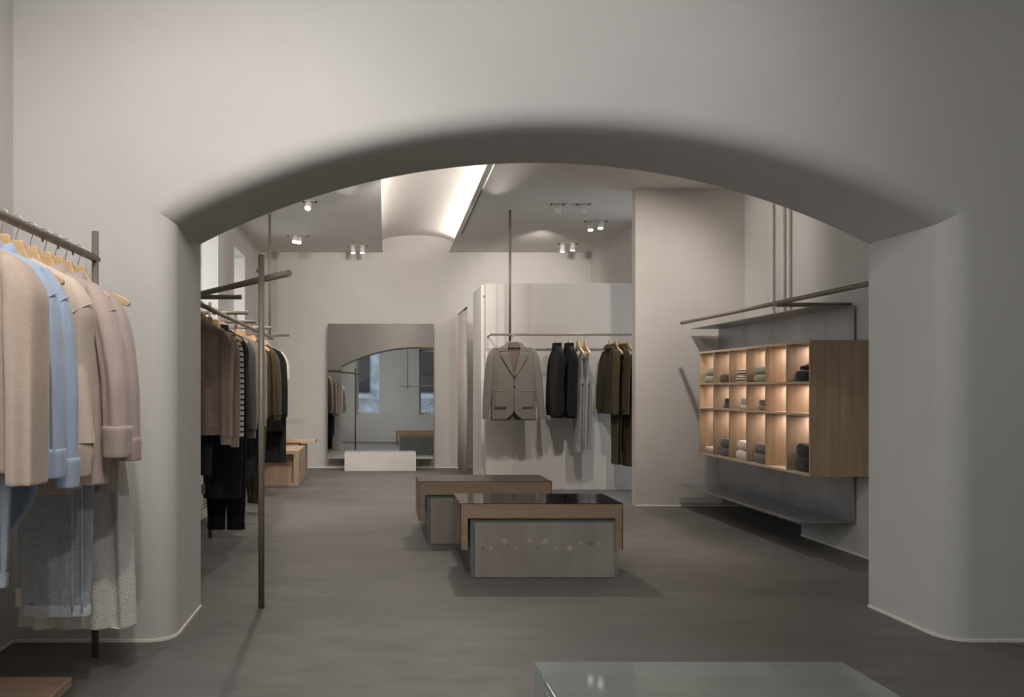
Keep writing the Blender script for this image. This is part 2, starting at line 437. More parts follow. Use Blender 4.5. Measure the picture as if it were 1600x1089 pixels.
# ------------------------------------------------------------------ benches of cast glass and oak
def dandelions(parent, W, n, seed, ztop):
    rnd = random.Random(seed)
    for k in range(n):
        x = -W / 2 + .06 + (W - .12) * (k + .5) / n + rnd.uniform(-.02, .02); z = ztop * .56 + rnd.uniform(-.03, .03); rr = rnd.uniform(.006, .019)
        bm = bmesh.new(); m_ = 18
        ring = [[bm.verts.new((x + q * rr * math.cos(2 * PI * j / m_), yy, z + q * rr * math.sin(2 * PI * j / m_))) for j in range(m_)] for q, yy in ((1, 0), (.85, -.0016), (.45, -.001))]
        for P_, Q_ in zip(ring, ring[1:]):
            for j in range(m_): bm.faces.new((P_[j], P_[(j + 1) % m_], Q_[(j + 1) % m_], Q_[j]))
        bm.faces.new(ring[-1])
        link('dandelion_head', bm, 'seed' if k % 3 else 'seed_dark', parent, smooth=True)
M['seed'] = cloth('dandelion_fluff', srgb(176, 166, 150)); M['seed_dark'] = cloth('dandelion_core', srgb(138, 127, 112))
def glass_block(name, x0, x1, y0, depth, h, label, group, nflow, seed):
    W = x1 - x0; r = empty(name, ((x0 + x1) / 2, y0, 0), 0, label, 'glass block', group)
    t = .028
    b = box('frosted_core', -W / 2 + t, W / 2 - t, .0, depth - t, .001, h - t, 'frost', r, bevel=.002)
    box('side_plate', -W / 2, -W / 2 + t, 0, depth, 0, h - t, 'glass_green', r, bevel=.0015)
    box('side_plate', W / 2 - t, W / 2, 0, depth, 0, h - t, 'glass_green', r, bevel=.0015)
    box('top_plate', -W / 2, W / 2, 0, depth, h - t, h, 'glass_green', r, bevel=.0015)
    box('back_plate', -W / 2 + t, W / 2 - t, depth - t, depth, 0, h - t, 'glass_green', r, bevel=.0015)
    if nflow:
        f = box('front_sheet', -W / 2 + t, W / 2 - t, -.003, 0, .004, h - t, 'frost', r)
        sub = empty('flower_inclusions', (0, -.003, 0)); sub.parent = r
        dandelions(sub, W, nflow, seed, h)
    return r
def oak_cover(x0, x1, y0, depth, zt, zl, label, top):
    W = x1 - x0; r = empty('bench_cover', ((x0 + x1) / 2, y0, 0), 0, label, 'bench')
    t = .045; c = .004; zg = .3622
    o_ = W / 2
    prism('oak_frame', [(-o_ + c, zl), (-o_ + t, zl), (-o_ + t, zg), (o_ - t, zg), (o_ - t, zl), (o_ - c, zl), (o_ - c, zt - c), (-o_ + c, zt - c)], 0, depth, 'oak_x', r, bevel=.0015)
    prism('steel_cladding', [(-o_, zl), (-o_ + c, zl), (-o_ + c, zt - c), (o_ - c, zt - c), (o_ - c, zl), (o_, zl), (o_, zt), (-o_, zt)], -.001, depth + .001, top, r)
    return r
glass_block('glass_block', .567, 1.462, 5.02, .95, .362, 'frosted glass block with dandelions, under the front wood bench cover', 'cast glass blocks', 15, 4)
oak_cover(.505, 1.482, 5.0, .46, .452, .172, 'oak and dark polished steel bench cover, nearer of the two', 'steel_top')
glass_block('glass_block', .37, 1.265, 6.10, .95, .362, 'frosted glass block half hidden under the rear wood bench cover', 'cast glass blocks', 0, 5)
oak_cover(.31, 1.283, 6.08, .46, .462, .172, 'oak and steel bench cover, farther of the two', 'steel_satin')
glass_block('glass_block', .454, 1.337, 1.44, .95, .362, 'frosted glass block in the foreground with clear green glass top', 'cast glass blocks', 0, 6)

# low oak tray at the near left
r = empty('oak_tray', (-1.4, 2.9, 0), 0, 'low oak tray with raised rim on the floor at lower left', 'tray')
box('tray_base', -.22, .215, -.95, .285, 0, .012, 'oak_bench', r)
bm = bmesh.new(); add_box(bm, -.23, .23, .285, .30, 0, .036); add_box(bm, .215, .23, -.95, .285, 0, .036); add_box(bm, -.23, -.22, -.95, .285, 0, .036); add_box(bm, -.23, .23, -.965, -.95, 0, .036)
link('tray_rim', bm, 'oak_bench', r, bevel=.002)
# oak bench at the back left
r = empty('wooden_bench', (-1.26, 9.66, 0), 0, 'pale oak box bench by the far left corner', 'bench')
box('seat', -.36, .36, 0, 1.24, .37, .414, 'oak_bench', r, bevel=.003)
box('side_panel', .30, .36, 0, 1.24, 0, .37, 'oak_bench_z', r, bevel=.003)
box('side_panel', -.36, -.30, 0, 1.24, 0, .37, 'oak_bench_z', r, bevel=.003)
box('inner_panel', -.30, .30, .16, .19, .03, .37, 'oak_bench_z', r)
box('bottom_board', -.30, .30, 0, 1.24, 0, .035, 'oak_bench', r, bevel=.002)
t = empty('bench_plank', (-1.2, 10.62, .414), 0, 'oak plank laid crosswise on top of the box bench', 'plank')
box('plank_board', -.42, .43, -.10, .20, .035, .075, 'oak_bench', t, bevel=.003)
box('plank_spacer', -.42, .22, -.06, .16, 0, .035, 'oak_bench', t)
# radiator cover under the left windows
r = empty('radiator_cover', (-1.57, 7.9, 0), 0, 'low white radiator cover with slatted grille along the left wall', 'radiator')
box('casing', -.065, .06, -.9, 1.55, 0, .40, 'white', r, bevel=.004)
for k in range(5):
    for a, b in ((-.65, -.1), (.3, .9)): box('grille_slot', .06, .062, a, b, .09 + k * .028, .10 + k * .028, 'dark', r)

# ------------------------------------------------------------------ steel wall shelf, oak cubbies
r = empty('steel_wall_shelf', (3.27, 5.7, .22), 0, 'long folded blued steel sheet with canopy and low bench on right wall', 'wall shelf')
box('back_sheet', 0, .012, 0, 2.25, 0, 1.49, 'steel', r, bevel=.001)
prism('bench_shelf', [(-.375, 0), (-.0, 0), (-.0, .006), (-.375, .006)], 0, 2.25, 'steel', r)
prism('canopy', [(-.265, 1.484), (-.0, 1.484), (-.0, 1.49), (-.265, 1.49)], 0, 2.25, 'steel', r)
CX0, CX1 = 2.86, 3.268; CY0 = 5.485; CP = .3145; CZ = [.559, .966, 1.18, 1.462]; TH = .017
r = empty('oak_cubby_unit', (CX0, CY0, CZ[0]), 0, 'pale oak wall cabinet of eighteen lit cubbies on steel sheet', 'shelving')
def cub(name, x0, x1, y0, y1, z0, z1, mat, bevel=.001): return box(name, x0 - CX0, x1 - CX0, y0 - CY0, y1 - CY0, z0 - CZ[0], z1 - CZ[0], mat, r, bevel)
CY1 = CY0 + 6 * CP
cub('end_panel', CX0, CX1, CY0, CY0 + TH, CZ[0], CZ[3], 'oak')
cub('end_panel', CX0, CX1, CY1 - TH, CY1, CZ[0], CZ[3], 'oak')
cub('top_board', CX0, CX1, CY0 + TH, CY1 - TH, CZ[3] - TH, CZ[3], 'oak_y')
cub('bottom_board', CX0, CX1, CY0 + TH, CY1 - TH, CZ[0], CZ[0] + TH, 'oak_y')
cub('back_board', CX1 - .012, CX1, CY0 + TH, CY1 - TH, CZ[0] + TH, CZ[3] - TH, 'oak')
for z in CZ[1:3]: cub('shelf', CX0, CX1 - .012, CY0 + TH, CY1 - TH, z - TH / 2, z + TH / 2, 'oak_y')
for k in range(1, 6):
    y = CY0 + k * CP
    for a, b in ((CZ[0] + TH, CZ[1] - TH / 2), (CZ[1] + TH / 2, CZ[2] - TH / 2), (CZ[2] + TH / 2, CZ[3] - TH)):
        cub('divider', CX0, CX1 - .012, y - TH / 2, y + TH / 2, a, b, 'oak')
tops = [CZ[1] - TH / 2, CZ[2] - TH / 2, CZ[3] - TH]
CUBLIGHT = .95
for k in range(6):
    yc = CY0 + (k + .5) * CP
    for z in tops:
        cub('light_strip', CX0 + .185, CX0 + .215, yc - .06, yc + .13, z - .006, z, 'strip')
        l = area('cubby_strip_light', (CX0 + .20, yc + .07, z - .009), (CX0 + .20, yc + .07, 0), .03, .10, CUBLIGHT, (1, .80, .76))

# ------------------------------------------------------------------ garment racks
RR = .016
r = empty('garment_rack', (-1.2, 3.54, 0), 0, 'bronze tube clothes rack at the near left with one floor post', 'clothes rack')
tube('rail', [(0, -2.3, 1.70), (0, .02, 1.70)], RR, 'tube', r)
tube('post', [(.0, .012, 0), (.0, .012, 1.815)], .0145, 'tube', r)
tube('post', [(0, -2.3, 0), (0, -2.3, 1.80)], .0145, 'tube', r)
for y in (-.55, -.4, -.25): tube('rail_pin', [(0, y, 1.686), (0, y, 1.672)], .004, 'tube', r, 8)
tube('end_cap', [(0, .02, 1.70), (.0, .045, 1.70)], .013, 'tube', r)
r = empty('garment_rack', (-1.17, 5.2, 0), 0, 'branching bronze tube rack carrying the dark clothes beyond the arch', 'clothes rack')
tube('rail', [(0, 0, 1.70), (0, 4.15, 1.70)], .0165, 'tube', r)
tube('diagonal_rail', [(-.02, .08, 1.725), (.73, -1.01, 1.725)], .0175, 'tube', r)
tube('tall_post', [(.57, -.86, 0), (.57, -.86, 1.84)], .0165, 'tube', r)
tube('post', [(-.10, 1.16, 0), (-.10, 1.16, 1.80)], .0145, 'tube', r)
tube('post', [(-.055, 2.05, 1.62), (-.055, 2.05, 1.81)], .0145, 'tube', r)
tube('ceiling_post', [(-.015, 4.04, 1.68), (-.015, 4.04, ZC)], .0145, 'tube', r)
for y, xr in ((.17, .30), (1.30, .17), (2.20, .10), (2.94, .15), (4.10, .20)):
    tube('wall_arm', [(-.47, y, 1.732), (xr, y, 1.732)], .0155, 'tube', r)
r = empty('garment_rack', (1.45, 9.0, 0), 0, 'bronze tube rack on a ceiling post before the grey screen', 'clothes rack')
tube('rail', [(-.22, 0, 1.72), (1.62, 0, 1.72)], .0125, 'tube', r)
tube('ceiling_post', [(0.0, .03, 1.62), (0.0, .03, ZC)], .0145, 'tube', r)
tube('front_arm', [(0, .025, 1.70), (0.0, -.185, 1.70)], .010, 'tube', r)
tube('wall_arm', [(-.20, 0, 1.72), (-.20, .34, 1.72)], .010, 'tube', r)
tube('wall_arm', [(1.58, 0, 1.72), (1.58, .34, 1.72)], .010, 'tube', r)
r = empty('garment_rack', (2.78, 7.57, 0), 0, 'empty bronze tube rail running above the oak cubbies', 'clothes rack')
tube('rail', [(0, 0, 1.734), (0, -3.2, 1.734)], .0155, 'tube', r)
tube('wall_arm', [(-.01, -1.80, 1.722), (.51, -1.80, 1.722)], .0155, 'tube', r)
tube('wall_arm', [(-.01, -3.15, 1.722), (.51, -3.15, 1.722)], .0155, 'tube', r)
r = empty('garment_rack', (.62, -.45, 0), 0, 'tube rail on a ceiling post, seen only in the mirror', 'clothes rack')
tube('rail', [(-.15, 0, 1.60), (2.3, 0, 1.66)], .015, 'tube', r)
tube('ceiling_post', [(0.06, .03, 1.52), (0.06, .03, ZF)], .014, 'tube', r)

# ------------------------------------------------------------------ ceiling spotlights
def spotlight(x, y, tx, ty, label, lit=True, dbl=None, power=70, group='ceiling spotlights'):
    r = empty('ceiling_spotlight', (x, y, ZC), 0, label, 'spotlight', group)
    heads = [(0, 0)] + ([dbl] if dbl else [])
    fw = .075 + (.06 if dbl else 0)
    mx = (dbl[0] / 2 if dbl else 0); my = (dbl[1] / 2 if dbl else 0)
    box('mounting_plate', mx - fw, mx + fw, my - .05, my + .05, -.004, 0, 'white', r)
    for s in (-1, 1): box('plate_clip', mx + s * (fw - .012) - .012, mx + s * (fw - .012) + .012, my - .04, my + .04, -.007, -.004, 'dark', r)
    for hx, hy in heads:
        d = (Vector((tx, ty, .9)) - Vector((x + hx, y + hy, ZC - .06)))
        d.normalize()
        a = Vector((hx, hy, -.004)) ; b = a + d * .10
        h = tube('lamp_head', [a, b], .033, 'white', r, 20)
        lens = tube('lens', [b, b + d * .003], .028, 'lens' if lit else 'dark', h, 20)
        if power:
            wpos = Vector((x, y, ZC)) + b + d * .02
            spot('spot_or_fill_light', wpos, wpos + d, power / len(heads), 75, .7, .03)
    return r
spotlight(-.69, 8.6, -1.1, 7.0, 'round white spotlight left of the cove, nearest one')
spotlight(-1.02, 10.5, -1.2, 9.4, 'bright spotlight near the far left ceiling corner', dbl=(.05, .07))
spotlight(-.32, 11.28, -.2, 10.9, 'double spotlight close to the far wall above the mirror', dbl=(.13, 0), power=30)
spotlight(1.9, 8.72, 2.1, 9.3, 'tilted white cylinder spotlight right of the cove, left one of the pair', lit=False, power=0)
spotlight(2.17, 8.72, 2.17, 9.2, 'upright white cylinder spotlight right of the cove, right one of the pair', lit=False, power=0)
spotlight(2.58, 9.55, 2.3, 9.0, 'double lit spotlight nearest the partition wall', dbl=(-.09, .12))
spotlight(2.62, 11.05, 2.3, 11.0, 'double lit spotlight deepest over the fitting rooms', dbl=(-.12, .1))
# unseen spots: alcove and shelf lamps inferred from shadows, the others added as fill
for x, y, tx, ty, tz, p in ((1.4, 6.2, 1.5, 9.2, 1.2, 110), (2.3, 6.2, 2.5, 9.2, 1.2, 110), (-.6, 5.6, -1.2, 7.6, 1.0, 130), (.9, 7.4, .9, 5.6, .2, 110), (2.3, 6.7, 2.75, 6.7, .0, 75), (.2, 7.2, .1, 11.9, 1.5, 190), (.4, 7.8, 1.0, 11.9, 1.7, 80), (1.5, 6.7, 3.5, 7.2, 2.2, 60), (2.0, 9.9, 2.2, 11.9, 2.4, 70), (-.9, 6.4, -1.7, 9.6, 2.2, 120), (1.2, 8.0, 1.2, 8.8, .0, 110), (-.3, 7.0, -.3, 8.6, .0, 130)):
    spot('spot_or_fill_light', (x, y, ZC - .12), (tx, ty, tz), p, 74, .8, .04, (1, .92, .85))
for x, y, tx, p in ((1.2, 8.4, 1.0, 100), (-.3, 8.4, -.3, 80)):
    spot('spot_or_fill_light', (x, y, ZC - .12), (tx, 4.36, 2.45), p, 42, .95, .14, (1, .92, .85))  # bodiless spots added to brighten the back of the arch wall
# unseen fill spots added above the frame to brighten the near room, no fixtures
for x, y, tx, ty, tz, p in ((-.3, 1.0, -1.15, 3.3, .9, 105), (.5, .2, -1.15, 3.1, 1.1, 70), (-.5, 1.9, -1.0, 3.9, 1.0, 20), (.9, 1.5, .7, 3.8, 2.5, 60), (2.6, 1.6, 3.0, 3.8, 1.2, 4)):
    spot('spot_or_fill_light', (x, y, ZF - .12), (tx, ty, tz), p, 85, .9, .05, (1, .94, .89))
#GARMENTS
# ------------------------------------------------------------------ clothes and hangers
def ringloft(name, secs, mat, parent, n=36, ex=2.4, amp=0.0, kx=3.0, seed=0.0, twist=0.0, caps=(True, True), sub=1, top_drop=None, z0=-.1, asym=0.0):
    bm = bmesh.new(); rings = []
    zt = secs[0][0]; zb = secs[-1][0]
    # refine the sections
    fine = []
    for A, B in zip(secs, secs[1:]):
        m_ = max(1, int(abs(A[0] - B[0]) / .045))
        for k in range(m_):
            t = k / m_; fine.append(tuple(a + (b - a) * t for a, b in zip(A, B)))
    if caps[1] and abs(zt - zb) > .03:
        z_, cx_, cy_, a_, b_ = secs[-1]; fine.append((z_ + .006, cx_, cy_, a_, b_))
    fine.append(secs[-1])
    for z, cx, cy, a, b in fine:
        g = min(1, max(0, (zt - z) / max(.05, (zt - zb) * .75)))
        ring = []
        for k in range(n):
            t = 2 * PI * k / n + PI / n
            c, s = math.cos(t), math.sin(t)
            x = a * abs(c) ** (2 / ex) * (1 if c > 0 else -1); y = b * abs(s) ** (2 / ex) * (1 if s > 0 else -1)
            f = amp * g * (math.sin(kx * 2 * PI * x / max(a, .05) * .5 + seed + z * 1.5) + .5 * math.sin(kx * 4.4 * x / max(a, .05) + seed * 2.3 - z * 3))
            zz = z
            if top_drop and z > zt - .03: zz = z - top_drop * max(0, -s)
            if z < zb + .02: zz = z + asym * math.sin(x / max(a, .05) * 2 + seed) * .5
            ring.append(bm.verts.new((cx + x + .3 * f, cy + y + f, zz)))
        rings.append(ring)
    for A, B in zip(rings, rings[1:]):
        for k in range(n): bm.faces.new((A[k], A[(k + 1) % n], B[(k + 1) % n], B[k]))
    for ring, want, dz in ((rings[0], caps[0], -.01), (rings[-1], caps[1], .02)):
        if want:
            cc = sum((v.co for v in ring), Vector()) / n
            inner = [bm.verts.new(cc + (v.co - cc) * .86) for v in ring]
            for k in range(n): bm.faces.new((ring[k], ring[(k + 1) % n], inner[(k + 1) % n], inner[k]))
            ring = inner
            c = bm.verts.new(sum((v.co for v in ring), Vector()) / n + Vector((0, 0, dz)))
            for k in range(n): bm.faces.new((ring[k], ring[(k + 1) % n], c))
    return link(name, bm, mat, parent, smooth=True, sub=sub)

HOUT = [(.022, -.060), (.029, -.065), (.033, -.085), (.046, -.118), (.075, -.142), (.12, -.162), (.165, -.180), (.193, -.196), (.203, -.209), (.202, -.221), (.190, -.225), (.16, -.212), (.11, -.194), (.06, -.178), (.02, -.164)]
def hanger(loc, rz, label, clips=False, group='wooden clothes hangers', rr=.019, s=1.0):
    r = empty('clothes_hanger', loc, rz, label, 'hanger', group)
    out = [(x * s, z) for x, z in HOUT] + [(-x * s, z) for x, z in reversed(HOUT)]
    b = prism('wooden_arms', out, -.009, .009, 'hanger', r); md = b.modifiers.new('b', 'BEVEL'); md.width = .004; md.segments = 2; md.limit_method = 'ANGLE'
    pts = [(0, 0, -.064), (0, 0, -.048)]
    q = rr + .004
    for k in range(15):
        t = math.radians(-70 + 18.5 * k); pts.append((q * math.sin(-t) * -1 if False else q * math.cos(t - 0), 0, q * math.sin(t)))
    tube('hook', pts, .0019, 'chrome', r, 8)
    if clips:
        tube('clip_bar', [(-.14, 0, -.225), (.14, 0, -.225)], .0025, 'chrome', r, 8)
        for x in (-.11, .11): box('clip', x - .012, x + .012, -.012, .012, -.262, -.212, 'chrome', r, bevel=.002)
        for x in (-.10, .10): tube('clip_link', [(x, 0, -.185), (x, 0, -.225)], .002, 'chrome', r, 6)
    return r
def mirror_secs(secs, s): return [(z, cx * s, cy, a, b) for z, cx, cy, a, b in secs]

def top(name, label, cat, group, loc, rz, mat, W=.20, L=.86, hem=.25, SL=.84, T=.05, collar='crew', rib=None, band=.07, cuff=.06,
        amp=.008, sw=(.052, .062), swing=.03, seed=1.0, out=1.22, flare=1.0, cuffw=.8, asym=.0, samp=.008, seam=False):
    r = empty(name, loc, rz, label, cat, group); rib = rib or mat; zn = -.125 if not seam is None else -.10
    secs = [(zn, 0, 0, .068, .044), (zn - .018, 0, 0, W * .5, T * .8), (zn - .040, 0, 0, W * .76, T * .85), (zn - .066, 0, 0, W * .94, T * .85),
            (zn - .105, 0, 0, W * 1.03, T), (zn - .2, 0, 0, W * 1.06, T * 1.1), (-L * .6, 0, 0, (W * 1.06 + hem) / 2, T * 1.2), (-L + band, 0, 0, hem, T * 1.25)]
    ringloft('body', secs, mat, r, 44, amp=amp, seed=seed, caps=(False, band == 0), kx=3, asym=asym)
    if band: ringloft('hem_band', [(-L + band + .012, 0, 0, hem * .99, T * 1.22), (-L + .005, 0, 0, hem * .94, T * 1.05), (-L, 0, 0, hem * .93, T)], rib, r, 44, amp=amp * .9, seed=seed, kx=3)
    for s in (-1, 1):
        se = [(zn - .052, W * .80, 0, .016, .024), (zn - .075, W * .87, 0, sw[0] * .72, sw[1] * .66), (zn - .15, W * 1.04, -swing * .1, sw[0], sw[1]),
              (zn - .25, W * (1 + (out - 1) * .55), -swing * .4, sw[0] * flare, sw[1] * flare), (-SL * .65, W * (1 + (out - 1) * .9), -swing * .8, sw[0] * .95 * flare, sw[1] * .95 * flare),
              (-SL + cuff, W * out, -swing, sw[0] * .9 * flare, sw[1] * .9 * flare)]
        o = ringloft('sleeve', mirror_secs(se, s), mat, r, 28, amp=samp, kx=2, seed=seed + s, caps=(True, cuff == 0))
        if seam: tube('shoulder_seam', [(s * (W * 1.05 + sw[0] * .93 * math.cos(q)), -swing * .15 - sw[1] * .96 * math.sin(q), zn - .175 + .03 * math.cos(q)) for q in [.1 + 1.9 * j / 14 for j in range(15)]], .0022, mat, o, 6)
        if cuff: ringloft('cuff', mirror_secs([(-SL + cuff + .018, W * out * .998, -swing, sw[0] * (cuffw + .06), sw[1] * (cuffw + .06)), (-SL + cuff - .012, W * out, -swing, sw[0] * cuffw, sw[1] * cuffw), (-SL, W * out, -swing, sw[0] * cuffw * .95, sw[1] * cuffw * .95)], s), rib, o, 28, amp=.003, kx=2, seed=seed)
    if collar == 'crew':
        ringloft('collar', [(zn + .012, 0, .004, .062, .040), (zn - .004, 0, 0, .070, .048), (zn - .022, 0, 0, .092, .054)], rib, r, 32, caps=(False, False), top_drop=.02)
    elif collar == 'turtle':
        ringloft('collar', [(zn + .035, 0, .004, .062, .048), (zn + .015, 0, 0, .066, .052), (zn - .01, 0, 0, .060, .048), (zn - .03, 0, 0, .085, .052)], rib, r, 32, caps=(True, False))
    elif collar == 'shirt':
        ringloft('collar', [(zn - .01, 0, 0, .060, .044), (zn + .03, 0, .004, .060, .044), (zn + .028, 0, .002, .070, .054), (zn - .030, 0, -.004, .092, .068)], rib, r, 32, caps=(False, False), top_drop=.02)
        box('placket', -.014, .014, -T * 1.35 - .002, -T * 1.35 + .004, -L * .6, zn - .06, rib, r, bevel=.001) if cat == 'shirt' else None
    return r

def trousers(name, label, cat, group, loc, rz, mat, waist=.17, hip=.20, L=1.1, leg=(.10, .10), spread=.09, T=.03, seed=1., hemmat=None, amp=.005, fold=False, z0=-.232, tag_=False):
    r = empty(name, loc, rz, label, cat, group); hemmat = hemmat or mat
    ringloft('waistband', [(z0, 0, 0, waist, T * .55), (z0 - .045, 0, 0, waist + .004, T * .65)], mat, r, 36)
    ringloft('hips', [(z0 - .045, 0, 0, waist, T * .6), (z0 - .15, 0, 0, hip, T * .95), (z0 - .30, 0, 0, hip * 1.02, T)], mat, r, 40, amp=amp, seed=seed)
    for s in (-1, 1):
        dx = 0.012 * s if fold else spread * s; dy = (.026 if s < 0 else -.014) if fold else 0
        w0 = hip if fold else hip * .56
        se = [(z0 - .24, dx, dy, w0 * .9, T * .7), (z0 - .34, dx, dy, w0 * .97, T * .8), (z0 - .6, dx, dy, (w0 + leg[0]) / 2, T * .9), (-L * .85, dx, dy, leg[0], T * .9), (-L + .03, dx, dy, leg[1], T * .85)]
        o = ringloft('leg', se, mat, r, 32, amp=amp, seed=seed + s * .8)
        ringloft('hem', [(-L + .045, dx, dy, leg[1] + .003, T * .95), (-L, dx, dy, leg[1] + .003, T * .95)], hemmat, o, 32, amp=amp, seed=seed + s * .8, caps=(False, True))
    if name == 'jeans':
        for q in (.52, .80):
            tube('side_seam', [(leg[1] * q + (.012 if fold else spread), (-.016 if fold else 0) - T * .82 * (1 - .35 * q * q), z0 - .3 + (-L + .02 - z0 + .3) * k / 12) for k in range(13)], .004, hemmat, r, 6)
    if tag_: box('price_tag', -leg[1] - .022, -leg[1] + .006, -.004, .0, -L + .03, -L + .10, 'white', r)
    return r
def dress(name, label, cat, group, loc, rz, mat, secs, seed=1., amp=.012, kx=4, asym=.0, hang=-.1):
    r = empty(name, loc, rz, label, cat, group)
    ringloft('body', secs, mat, r, 56, amp=amp, kx=kx, seed=seed, asym=asym)
    return r

K = {}
K['taupe_wool'] = cloth('taupe_wool', srgb(178, 158, 142), .05, kind='knit')
K['blue_cotton'] = cloth('pale_blue_cotton', srgb(164, 178, 198), .03, .75)
K['blue_satin'] = cloth('pale_blue_satin', srgb(146, 162, 186), .03, .4)
K['cream'] = cloth('cream_knit', srgb(212, 194, 177), .03, kind='knit')
K['cream_rib'] = cloth('cream_rib', srgb(208, 188, 170), .03, kind='rib')
K['pink'] = cloth('dusty_pink_cotton', srgb(184, 166, 157), .03, .65)
K['denim'] = cloth('light_denim', srgb(164, 172, 180), .14, .85)
K['denim_hem'] = cloth('light_denim_hem', srgb(196, 202, 208), .14, .85)
K['lace'] = cloth('white_open_knit', srgb(224, 221, 216), .04, kind='open')
K['brown_knit'] = cloth('grey_brown_knit', srgb(146, 128, 116), .06, kind='rib')
K['brown_fine'] = cloth('grey_brown_fine_knit', srgb(150, 134, 122), .06, kind='knit')
K['grey_wool'] = cloth('charcoal_wool', srgb(82, 82, 80), .12, kind='knit')
K['black'] = cloth('black_cotton', srgb(24, 24, 25), .12, sheen=.06)
K['black_denim'] = cloth('black_denim', srgb(38, 38, 40), .12, sheen=.06)
K['black_knit'] = cloth('black_knit', srgb(19, 18, 19), .12, kind='rib', sheen=.04)
K['olive'] = cloth('olive_cotton', srgb(70, 62, 41), .10, sheen=.06)
K['olive_dark'] = cloth('dark_olive_cotton', srgb(66, 58, 40), .10, sheen=.06)
K['white_cotton'] = cloth('white_cotton', srgb(222, 214, 204), .03)
K['blazer'] = cloth('grey_wool_flannel', srgb(104, 98, 92), .06, kind='knit')
K['blazer_trim'] = cloth('pale_piping', srgb(138, 130, 122), .04)
K['turtle_brown'] = cloth('brown_turtleneck', srgb(104, 90, 80), .06, kind='rib')
K['grey_denim'] = cloth('washed_grey_denim', srgb(140, 140, 140), .2, .85)
def stripes(name, dark, light, scale, thr):
    m, nt, b = base_mat(name, .9)
    v = coords(nt); sp = nt.nodes.new('ShaderNodeSeparateXYZ'); nt.links.new(v, sp.inputs[0])
    a = nt.nodes.new('ShaderNodeMath'); a.operation = 'MULTIPLY'; a.inputs[1].default_value = scale; nt.links.new(sp.outputs['Z'], a.inputs[0])
    f = nt.nodes.new('ShaderNodeMath'); f.operation = 'FRACT'; nt.links.new(a.outputs[0], f.inputs[0])
    g = nt.nodes.new('ShaderNodeMath'); g.operation = 'GREATER_THAN'; g.inputs[1].default_value = thr; nt.links.new(f.outputs[0], g.inputs[0])
    mx = nt.nodes.new('ShaderNodeMix'); mx.data_type = 'RGBA'; nt.links.new(g.outputs[0], mx.inputs['Factor'])
    mx.inputs['A'].default_value = light; mx.inputs['B'].default_value = dark
    nt.links.new(mx.outputs['Result'], b.inputs['Base Color']); bump(nt, b, noise(nt, v, 240, 3), .4, .002); return m
K['striped'] = stripes('striped_knit', srgb(26, 24, 24), srgb(220, 210, 196), 27, .66)

G1 = 'clothes on the near left rack'; XA = -1.2; ZA = 1.70
top('wool_coat', 'beige wool coat, the nearest garment at the left edge', 'coat', G1, (XA, 2.33, ZA), .10, K['taupe_wool'], W=.205, L=.79, hem=.23, SL=.82, T=.055, sw=(.058, .075), seed=.5, out=1.08, band=0, cuff=0, swing=.03)
trousers('jeans', 'blue jeans with only one leg edge showing at far left under the coat', 'jeans', G1, (XA, 2.42, ZA), .05, K['denim'], L=1.13, leg=(.13, .12), hip=.14, waist=.13, fold=True, seed=2.)
top('cotton_shirt', 'pale blue cotton shirt just behind the beige coat', 'shirt', G1, (XA, 2.48, ZA), .08, K['blue_cotton'], W=.20, L=.80, hem=.22, SL=.82, T=.035, collar='shirt', sw=(.036, .042), seam=True, seed=2., out=1.18, band=0, cuff=.07, cuffw=1.0, swing=.02)
top('cotton_shirt', 'second pale blue shirt tucked behind the first blue one', 'shirt', G1, (XA, 2.585, ZA), .05, K['blue_cotton'], W=.20, L=.80, hem=.22, SL=.86, T=.032, collar='shirt', sw=(.034, .036), seam=True, seed=3., out=1.22, band=0, cuff=.075, cuffw=1.05, swing=.02)
dress('satin_skirt', 'pale blue satin skirt hem curving below the beige coat', 'skirt', G1, (XA - .03, 2.66, ZA), 0, K['blue_satin'], [(-.22, 0, 0, .14, .02), (-.5, 0, 0, .17, .03), (-.9, 0, 0, .15, .04), (-.99, -.02, 0, .12, .035), (-1.05, -.05, 0, .08, .02)], seed=1.2)
top('knit_sweater', 'cream knit sweater with wide ribbed hem', 'sweater', G1, (XA, 2.77, ZA), .05, K['cream'], W=.20, L=.85, hem=.262, SL=.76, T=.055, rib=K['cream_rib'], sw=(.050, .06), band=.115, cuff=.07, seed=1.4, out=.96, swing=-.035, seam=True)
top('knit_sweater', 'cream ribbed cardigan hanging lower behind the cream sweater', 'cardigan', G1, (XA - .05, 2.885, ZA), .04, K['cream'], W=.19, L=.92, hem=.20, SL=.90, T=.03, rib=K['cream_rib'], sw=(.035, .038), band=.09, cuff=.08, seed=2.4, out=1.1)
top('cotton_shirt', 'dusty pink cotton shirt with a broad cuff', 'shirt', G1, (XA, 3.01, ZA), .03, K['pink'], W=.205, L=.90, hem=.235, SL=.80, T=.045, collar='shirt', sw=(.048, .065), band=0, cuff=.095, cuffw=1.02, seam=True, seed=4., out=1.33, swing=.04, amp=.012)
trousers('jeans', 'light blue wide leg jeans with pale side seam', 'jeans', G1, (XA, 3.11, ZA), 0, K['denim'], L=1.40, leg=(.135, .125), hip=.155, waist=.14, fold=True, seed=3., hemmat=K['denim_hem'], tag_=True)
top('cotton_shirt', 'second dusty pink shirt almost hidden behind the first pink one', 'shirt', G1, (XA, 3.21, ZA), 0, K['pink'], W=.20, L=.95, hem=.20, SL=.83, T=.035, collar='shirt', sw=(.036, .045), band=0, cuff=.07, cuffw=1.1, seed=5., out=1.28, swing=.02, amp=.01)
